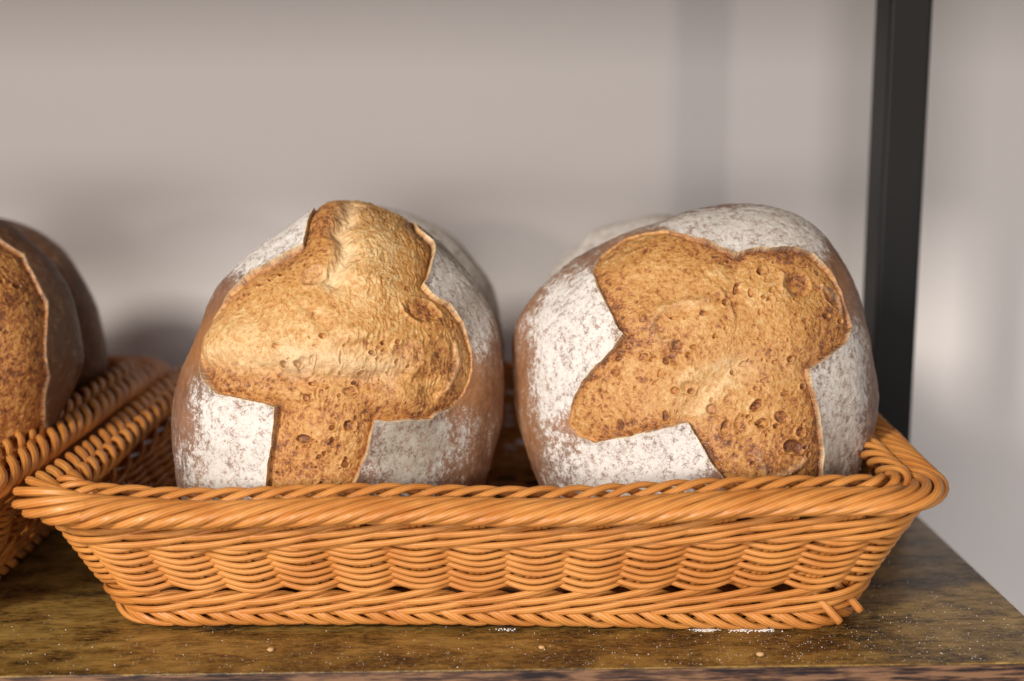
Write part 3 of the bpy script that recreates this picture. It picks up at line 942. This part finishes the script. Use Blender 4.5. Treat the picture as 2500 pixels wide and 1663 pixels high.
loaf_b = make_loaf('bread_loaf', 'right front loaf with a brown four-armed star score between thickly floured crust flaps', {
    'seed': 11,
    'centre': [0.136, 0.805, 0.119],
    'yaw': -4,
    'tilt': 17,
    'hf': 0.072,
    'hb': 0.056,
    'holes': 130,
    'swell': 0.0016,
    'fibre': 0.35,
    'hole_angle': 35,
    'flour0': 0.04,
    'dust': 0.3,
    'edgebake': 0.85,
    'lipk': 0.8,
    'bake0': 0.3,
    'out_a': [0, 6, 12, 18, 24, 30, 36, 42, 48, 54, 60, 66, 72, 78, 84, 90, 96, 102, 108, 114, 120, 126, 132, 138, 144, 150, 156, 162, 168, 174, 180, 186, 192, 198, 204, 210, 216, 222, 228, 234, 240, 246, 252, 258, 264, 270, 276, 282, 288, 294, 300, 306, 312, 318, 324, 330, 336, 342, 348, 354],
    'out_r': [0.1082, 0.1077, 0.1077, 0.1082, 0.1095, 0.1116, 0.1141, 0.1162, 0.1174, 0.1175, 0.1167, 0.115, 0.1125, 0.1098, 0.1072, 0.1051, 0.1034, 0.1021, 0.101, 0.1003, 0.1002, 0.1008, 0.1021, 0.1043, 0.107, 0.1099, 0.1119, 0.1126, 0.112, 0.1108, 0.1095, 0.1084, 0.1076, 0.1074, 0.108, 0.1091, 0.1108, 0.1125, 0.1141, 0.1154, 0.1166, 0.1177, 0.1185, 0.119, 0.1193, 0.1195, 0.1197, 0.1199, 0.1198, 0.1195, 0.1188, 0.1179, 0.1166, 0.1151, 0.1134, 0.1119, 0.1109, 0.1102, 0.1095, 0.1088],
    'poly': [[-0.0602, 0.0629], [-0.0601, 0.0562], [-0.0583, 0.0486], [-0.0521, 0.034], [-0.0446, 0.0201], [-0.0501, 0.0118], [-0.0606, 0.0025], [-0.069, -0.0079], [-0.0738, -0.0185], [-0.0748, -0.028], [-0.071, -0.0356], [-0.0603, -0.0388], [-0.0435, -0.036], [-0.028, -0.0319], [-0.0103, -0.0282], [-0.0039, -0.038], [0.0025, -0.0494], [0.0117, -0.0598], [0.0235, -0.0733], [0.0644, -0.0728], [0.0659, -0.0568], [0.0659, -0.041], [0.0629, -0.0221], [0.0583, -0.0074], [0.0562, 0.0026], [0.068, 0.0092], [0.0782, 0.0177], [0.0841, 0.0274], [0.0835, 0.0365], [0.0782, 0.0508], [0.0714, 0.0605], [0.0612, 0.0677], [0.0508, 0.0704], [0.0328, 0.0711], [0.0172, 0.0677], [0.0038, 0.0746], [-0.0098, 0.0804], [-0.0203, 0.0835], [-0.0311, 0.0838], [-0.0421, 0.0811], [-0.0533, 0.0747], [-0.0579, 0.0695]],
    'strength': [0.7, 0.8, 0.9, 1, 1, 1, 1, 0.9, 0.5, 0.15, 0.3, 0.8, 1, 1, 1, 1, 1, 1, 1, 1, 1, 1, 1, 1, 1, 0.9, 0.9, 0.8, 0.5, 0.5, 0.7, 0.9, 1, 1, 1, 0.9, 0.6, 0.4, 0.25, 0.25, 0.3, 0.5],
    'lines': [([[0.0008, 0.0392], [-0.014, 0.0365], [-0.0246, 0.0333], [-0.0284, 0.0278], [-0.0288, 0.0212], [-0.0259, 0.0162], [-0.0196, 0.0157]], 2.2, 1.7, 0.2, -0.1, 0), ([[-0.012, 0.0331], [-0.0226, 0.0299], [-0.0258, 0.0255], [-0.0254, 0.019]], 5, -1.3, 0, 0.15, 0), ([[-0.0181, 0.0135], [-0.0192, 0.0081], [-0.0161, 0.0044]], 2.0, -1.6, 0, 0.7, 0), ([[0.0074, 0.0442], [0.0135, 0.0387], [0.0143, 0.0299]], 1.8, 1.4, 0.15, 0, 0), ([[0.0174, 0.0665], [0.0165, 0.0523], [0.0147, 0.0409]], 5, -1.6, 0, 0.25, 0), ([[-0.0103, -0.0266], [-0.0041, -0.0151], [0.0085, -0.0034], [0.0181, 0.002]], 8, -1.9, 0.25, -0.2, 0), ([[-0.0437, 0.0192], [-0.0291, 0.0146], [-0.0197, 0.0103]], 9, -1.4, 0, 0.3, 0), ([[0.0562, 0.0021], [0.0385, 0.0025], [0.0191, 0.0031]], 9, -1.5, 0.1, 0.05, 0), ([[-0.0166, -0.0067], [-0.0019, 0.0018], [0.0139, 0.0052]], 3, 0.9, 0.3, -0.2, 0), ([[0.0117, -0.0055], [0.0032, -0.014], [-0.0041, -0.0224]], 2.5, 0.9, 0.3, -0.2, 0), ([[0.0289, -0.0449], [0.0312, -0.0522], [0.0347, -0.0574], [0.0456, -0.0551], [0.0543, -0.0465]], 1.8, 1.6, 0.3, -0.1, 0), ([[0.0224, -0.0409], [0.0301, -0.0491], [0.0346, -0.0563]], 5, -1.4, 0, 0.6, 0), ([[0.0437, 0.0555], [0.0422, 0.0485], [0.0486, 0.0432]], 1.8, 1.2, 0.2, 0, 0), ([[0.0667, 0.0504], [0.0776, 0.0449], [0.0783, 0.038]], 1.6, 1.1, 0.3, 0, 0)],
    'bubbles': [(0.0512, 0.049, 0.0095, 0.0075, 60, 1.2, 0, 0.25), (0.0725, 0.0453, 0.0075, 0.004, -50, 1.0, 0, 0.2), (0.0474, -0.0404, 0.006, 0.0043, 0, 2.0, 0, 0.5), (0.0191, -0.0295, 0.005, 0.0065, -20, 1.2, 0, 0.2), (0.0096, -0.0306, 0.003, 0.0045, -20, 1.4, 0, 0.3), (-0.0495, -0.0005, 0.003, 0.0023, 0, 1.5, 0, 0.5), (-0.0553, -0.0079, 0.0027, 0.004, 0, 1.4, 0.1, 0.2), (0.0027, -0.0203, 0.003, 0.0035, -20, 1.4, 0.1, 0.3), (-0.0176, -0.0114, 0.003, 0.0023, 0, 1.4, 0, 0.5), (-0.0103, -0.0093, 0.0043, 0.0035, 0, 1.2, 0.1, 0.2), (-0.0223, 0.005, 0.002, 0.0023, 0, 1.5, 0, 0.6), (-0.0265, -0.0014, 0.0018, 0.0023, 0, 1.6, 0, 0.7), (0.0319, -0.0041, 0.0035, 0.0023, 20, 1.3, 0.1, 0.4), (0.0275, -0.0189, 0.004, 0.0025, 40, 1.7, 0, 0.7), (0.0405, -0.0244, 0.0045, 0.0033, -20, 1.3, 0, 0.3), (-0.0218, -0.0251, 0.002, 0.0023, 0, 1.6, 0, 0.6), (-0.0467, -0.0307, 0.002, 0.0035, 0, 1.3, 0, 0.4), (-0.0342, 0.0284, 0.0025, 0.0023, 0, 1.2, 0.1, 0.2), (-0.0015, 0.032, 0.0023, 0.0018, 0, 1.4, 0, 0.5), (0.0249, 0.0434, 0.0018, 0.0025, 0, 1.4, 0, 0.5), (0.0311, 0.0567, 0.002, 0.0023, 0, 1.6, 0, 0.7), (0.017, 0.0466, 0.0015, 0.0035, 0, 1.4, 0, 0.5), (0.0223, 0.0042, 0.0045, 0.0023, 20, 1.2, 0.2, 0.2), (-0.0349, 0.0072, 0.003, 0.0023, 0, 1.1, 0, 0.2), (0.0127, -0.0149, 0.003, 0.004, -40, 1.2, 0.1, 0.2)],
    'bakes': [(0.041, -0.05, 0.0375, 0.0175, 0.6), (0.0303, 0.068, 0.0275, 0.0063, 0.6), (0.0736, 0.024, 0.015, 0.02, 0.45), (0.0583, -0.0201, 0.0075, 0.0325, 0.5), (-0.0416, 0.017, 0.015, 0.015, 0.3), (-0.0541, -0.0317, 0.0325, 0.0075, 0.5), (-0.0018, -0.0401, 0.0125, 0.02, 0.35), (-0.0264, 0.0727, 0.03, 0.015, 0.2), (-0.041, 0.056, 0.03, 0.0175, -0.1), (0.0085, -0.0034, 0.045, 0.0125, -0.3), (-0.0584, -0.0189, 0.0225, 0.015, -0.1), (-0.05, 0.0328, 0.0075, 0.02, 0.25), (0.06, 0.0567, 0.015, 0.01, 0.2)],
    'ruddys': [(-0.1013, 0.019, 0.0112, 0.045, 0.7), (-0.0814, 0.0581, 0.025, 0.0125, 0.55), (-0.0953, -0.0302, 0.0125, 0.03, 0.65), (0.0667, 0.0788, 0.0175, 0.015, 0.6), (0.0837, 0.0604, 0.01, 0.02, 0.6), (-0.0415, 0.0873, 0.025, 0.0075, 0.5)],
    'flours': [(-0.0724, 0.0295, 0.0262, 0.035, 0.9, 0), (-0.0792, -0.0096, 0.018, 0.03, 0.6, 0), (-0.0691, 0.0028, 0.02, 0.0225, 0.3, 0), (-0.0381, -0.0507, 0.0475, 0.0225, 0.9, 0.05), (-0.0123, -0.0381, 0.02, 0.0125, 0.5, 0), (0.0124, 0.0858, 0.0525, 0.0187, 0.85, 0.2), (0.0453, 0.0815, 0.03, 0.02, 0.6, 0.2), (0.0619, 0.0728, 0.01, 0.015, 0.2, 0.1), (0.0723, -0.0174, 0.0175, 0.0375, 0.75, 0.25), (0.0819, -0.0403, 0.0175, 0.03, 0.5, 0.5), (0.0882, 0.0088, 0.015, 0.025, 0.5, 0.3), (0.0697, -0.0493, 0.0125, 0.0175, 0.3, 0.3), (-0.0511, 0.0758, 0.015, 0.0125, 0.25, 0)],
    'hole_zones': [(0.0297, -0.0157, 0.0275), (0.0406, -0.0312, 0.0225), (-0.0229, -0.0003, 0.03), (-0.049, -0.0053, 0.02), (0.0195, 0.0267, 0.03), (0.0336, 0.0527, 0.0175), (0.0587, 0.0383, 0.02), (-0.0175, 0.0211, 0.025)],
}, 760, 90)

loaf_c = make_loaf('bread_loaf', 'blurred floured loaf standing behind the left front loaf', {
    'seed': 21,
    'centre': [-0.072, 0.968, 0.112],
    'yaw': 2,
    'tilt': 14,
    'hf': 0.066,
    'hb': 0.05,
    'out_a': [0, 10, 20, 30, 40, 50, 60, 70, 80, 90, 100, 110, 120, 130, 140, 150, 160, 170, 180, 190, 200, 210, 220, 230, 240, 250, 260, 270, 280, 290, 300, 310, 320, 330, 340, 350],
    'out_r': [0.098, 0.0981, 0.0982, 0.0985, 0.0988, 0.0992, 0.0995, 0.0998, 0.0999, 0.1, 0.0999, 0.0998, 0.0995, 0.0992, 0.0988, 0.0985, 0.0982, 0.0981, 0.098, 0.0981, 0.0982, 0.0985, 0.0988, 0.0992, 0.0995, 0.0998, 0.0999, 0.1, 0.0999, 0.0998, 0.0995, 0.0992, 0.0988, 0.0985, 0.0982, 0.0981],
    'holes': 40,
    'swell': 0.006,
    'poly': [[0.0679, 0.0244], [0.0208, 0.0176], [0.0104, 0.0714], [-0.0244, 0.0679], [-0.0174, 0.0194], [-0.0714, 0.0104], [-0.0679, -0.0244], [-0.0194, -0.0174], [-0.0104, -0.0714], [0.0244, -0.0679], [0.0174, -0.0194], [0.0714, -0.0104]],
    'strength': [0.8, 0.8, 0.8, 0.8, 0.8, 0.8, 0.8, 0.8, 0.8, 0.8, 0.8, 0.8],
    'flour0': 0.35,
    'flours': [(0.055, 0.055, 0.05, 0.05, 0.7, 0.1), (-0.05, 0.05, 0.04, 0.04, 0.4, 0)],
    'ruddys': [(0.085, 0.02, 0.02, 0.06, 0.8)],
}, 220, 24)

loaf_d = make_loaf('bread_loaf', 'blurred floured loaf standing behind the right front loaf', {
    'seed': 22,
    'centre': [0.141, 0.972, 0.106],
    'yaw': -2,
    'tilt': 14,
    'hf': 0.066,
    'hb': 0.05,
    'out_a': [0, 10, 20, 30, 40, 50, 60, 70, 80, 90, 100, 110, 120, 130, 140, 150, 160, 170, 180, 190, 200, 210, 220, 230, 240, 250, 260, 270, 280, 290, 300, 310, 320, 330, 340, 350],
    'out_r': [0.1, 0.0999, 0.0998, 0.0995, 0.0992, 0.0988, 0.0985, 0.0982, 0.0981, 0.098, 0.0981, 0.0982, 0.0985, 0.0988, 0.0992, 0.0995, 0.0998, 0.0999, 0.1, 0.0999, 0.0998, 0.0995, 0.0992, 0.0988, 0.0985, 0.0982, 0.0981, 0.098, 0.0981, 0.0982, 0.0985, 0.0988, 0.0992, 0.0995, 0.0998, 0.0999],
    'holes': 40,
    'swell': 0.006,
    'poly': [[0.0423, 0.0585], [0.0072, 0.0262], [-0.0317, 0.0648], [-0.0585, 0.0423], [-0.0253, 0.0061], [-0.0648, -0.0317], [-0.0423, -0.0585], [-0.0061, -0.0253], [0.0317, -0.0648], [0.0585, -0.0423], [0.0253, -0.0061], [0.0648, 0.0317]],
    'strength': [0.8, 0.8, 0.8, 0.8, 0.8, 0.8, 0.8, 0.8, 0.8, 0.8, 0.8, 0.8],
    'flour0': 0.35,
    'flours': [(-0.05, 0.06, 0.05, 0.04, 0.7, 0.1), (0.05, 0.06, 0.05, 0.04, 0.4, 0.1)],
    'ruddys': [(-0.085, 0.02, 0.02, 0.05, 0.9)],
}, 220, 24)

loaf_e = make_loaf('bread_loaf', 'dark brown loaf in the left basket, its face turned away with one pale score rim', {
    'seed': 23,
    'centre': [-0.336, 0.845, 0.126],
    'yaw': -1,
    'tilt': 14,
    'hf': 0.066,
    'hb': 0.058,
    'out_a': [0, 10, 20, 30, 40, 50, 60, 70, 80, 90, 100, 110, 120, 130, 140, 150, 160, 170, 180, 190, 200, 210, 220, 230, 240, 250, 260, 270, 280, 290, 300, 310, 320, 330, 340, 350],
    'out_r': [0.098, 0.0981, 0.0982, 0.0985, 0.0988, 0.0992, 0.0995, 0.0998, 0.0999, 0.1, 0.0999, 0.0998, 0.0995, 0.0992, 0.0988, 0.0985, 0.0982, 0.0981, 0.098, 0.1001, 0.1022, 0.1044, 0.1064, 0.1083, 0.1098, 0.1111, 0.1117, 0.084, 0.1043, 0.0973, 0.0917, 0.0881, 0.0865, 0.0871, 0.0895, 0.0934],
    'holes': 60,
    'swell': 0.006,
    'poly': [[-0.06, -0.1], [0.02, -0.098], [0.05, -0.085], [0.074, -0.05], [0.087, -0.01], [0.084, 0.035], [0.068, 0.064], [0.038, 0.086], [-0.02, 0.1], [-0.07, 0.06]],
    'strength': [0.5, 0.5, 0.5, 0.5, 0.5, 0.5, 0.5, 0.5, 0.5, 0.5],
    'flour0': 0.02,
    'bake0': 0.85,
    'dust': 0.02,
    'dark': 0.7,
    'ragged': 0.3,
    'flours': [(0.09, 0.03, 0.012, 0.05, 0.2, 1.0)],
}, 420, 44)

loaf_f = make_loaf('bread_loaf', 'dark loaf at the back of the left basket against the wall', {
    'seed': 24,
    'centre': [-0.358, 0.99, 0.101],
    'yaw': -6,
    'tilt': 12,
    'hf': 0.066,
    'hb': 0.05,
    'out_a': [0, 10, 20, 30, 40, 50, 60, 70, 80, 90, 100, 110, 120, 130, 140, 150, 160, 170, 180, 190, 200, 210, 220, 230, 240, 250, 260, 270, 280, 290, 300, 310, 320, 330, 340, 350],
    'out_r': [0.098, 0.0981, 0.0984, 0.099, 0.0996, 0.1003, 0.101, 0.1015, 0.1019, 0.102, 0.1019, 0.1015, 0.101, 0.1003, 0.0996, 0.099, 0.0984, 0.0981, 0.098, 0.0981, 0.0984, 0.099, 0.0996, 0.1003, 0.101, 0.1015, 0.1019, 0.102, 0.1019, 0.1015, 0.101, 0.1003, 0.0996, 0.099, 0.0984, 0.0981],
    'holes': 40,
    'swell': 0.006,
    'poly': [[0.053, 0.0489], [0.0123, 0.0243], [-0.0182, 0.0698], [-0.0489, 0.053], [-0.0236, 0.011], [-0.0698, -0.0182], [-0.053, -0.0489], [-0.011, -0.0236], [0.0182, -0.0698], [0.0489, -0.053], [0.0236, -0.011], [0.0698, 0.0182]],
    'strength': [0.8, 0.8, 0.8, 0.8, 0.8, 0.8, 0.8, 0.8, 0.8, 0.8, 0.8, 0.8],
    'flour0': 0.05,
    'dark': 0.35,
    'ruddys': [(0.06, 0, 0.05, 0.1, 0.5)],
}, 200, 24)


# ------------------------------------------------------------------ flour specks and crumbs on the shelf
def specks():
    rnd = random.Random(5)
    vs_, fs = [], []

    def bit(x, y, z, r, flat=0.7):
        b = len(vs_)
        k = 6
        a0 = rnd.random() * 6.28
        vs_.append((x, y, z + r * flat * 1.2))
        for i in range(k):
            a = a0 + i * 2 * math.pi / k
            rr = r * rnd.uniform(0.6, 1.2)
            vs_.append((x + rr * math.cos(a), y + rr * math.sin(a), z + r * flat * 0.45 * rnd.uniform(0.5, 1.3)))
        for i in range(k):
            a = a0 + i * 2 * math.pi / k
            vs_.append((x + r * 0.7 * math.cos(a), y + r * 0.7 * math.sin(a), z - r * 0.05))
        for i in range(k):
            j = (i + 1) % k
            fs.append((b, b + 1 + i, b + 1 + j))
            fs.append((b + 1 + i, b + 1 + k + i, b + 1 + k + j, b + 1 + j))
    for i in range(1300):
        x = rnd.uniform(-0.34, 0.305)
        y = SH_Y0 + 0.002 + abs(rnd.gauss(0, 0.035))
        if rnd.random() < 0.25: x = rnd.gauss(0.17, 0.05)
        if rnd.random() < 0.18: x, y = rnd.uniform(0.20, 0.30), rnd.uniform(0.68, 0.86)
        if x > 0.306 or x < -0.34: continue
        r = min(0.0006, 0.00011 + abs(rnd.gauss(0, 0.00011)))
        bit(x, y, 0.0, r)
    # little heaps that fell through the weave along the basket's foot
    for cx in (0.129, 0.148, 0.162, 0.02):
        big = cx > 0.05
        for i in range(90 if big else 20):
            x = rnd.gauss(cx, 0.0032)
            y = BK_POS.y - BB - 0.006 - cx * 0.038 - abs(rnd.gauss(0, 0.0018)) + 0.002
            bit(x, y, 0.0, rnd.uniform(0.0003, 0.0008), 0.5)
    return vs_, fs


v_, f_ = specks()
fl = mesh_obj("flour_dust", np.array(v_), f_, M_FLOUR, smooth=True)
tag(fl, "white flour specks scattered on the dark shelf in front of the basket", "flour", kind="stuff")

for (x, y, r, lab) in ((-0.1045, 0.690, 0.0016, "tiny tan bread crumb on the shelf below the middle of the left loaf"),
                       (0.0385, 0.6885, 0.0014, "tiny tan bread crumb on the shelf near the middle of the basket front"),
                       (0.152, 0.6750, 0.0017, "tiny pale bread crumb on the shelf below the right end of the basket")):
    rnd = random.Random(int(x * 1e5))
    bm_v, bm_f = [], []
    nth, nph = 8, 5
    for j in range(nph + 1):
        for i in range(nth):
            a, b = 2 * math.pi * i / nth, math.pi * j / nph
            q = r * rnd.uniform(0.75, 1.15)
            bm_v.append((q * 1.4 * math.sin(b) * math.cos(a), q * math.sin(b) * math.sin(a), r * 0.7 + 0.7 * q * math.cos(b)))
    for j in range(nph):
        for i in range(nth):
            i2 = (i + 1) % nth
            bm_f.append((j * nth + i, (j + 1) * nth + i, (j + 1) * nth + i2, j * nth + i2))
    o = mesh_obj("bread_crumb", bm_v, bm_f, M_CRUMBLET)
    o.location = (x, y, 0)
    tag(o, lab, "crumb", "bread crumbs on the shelf")
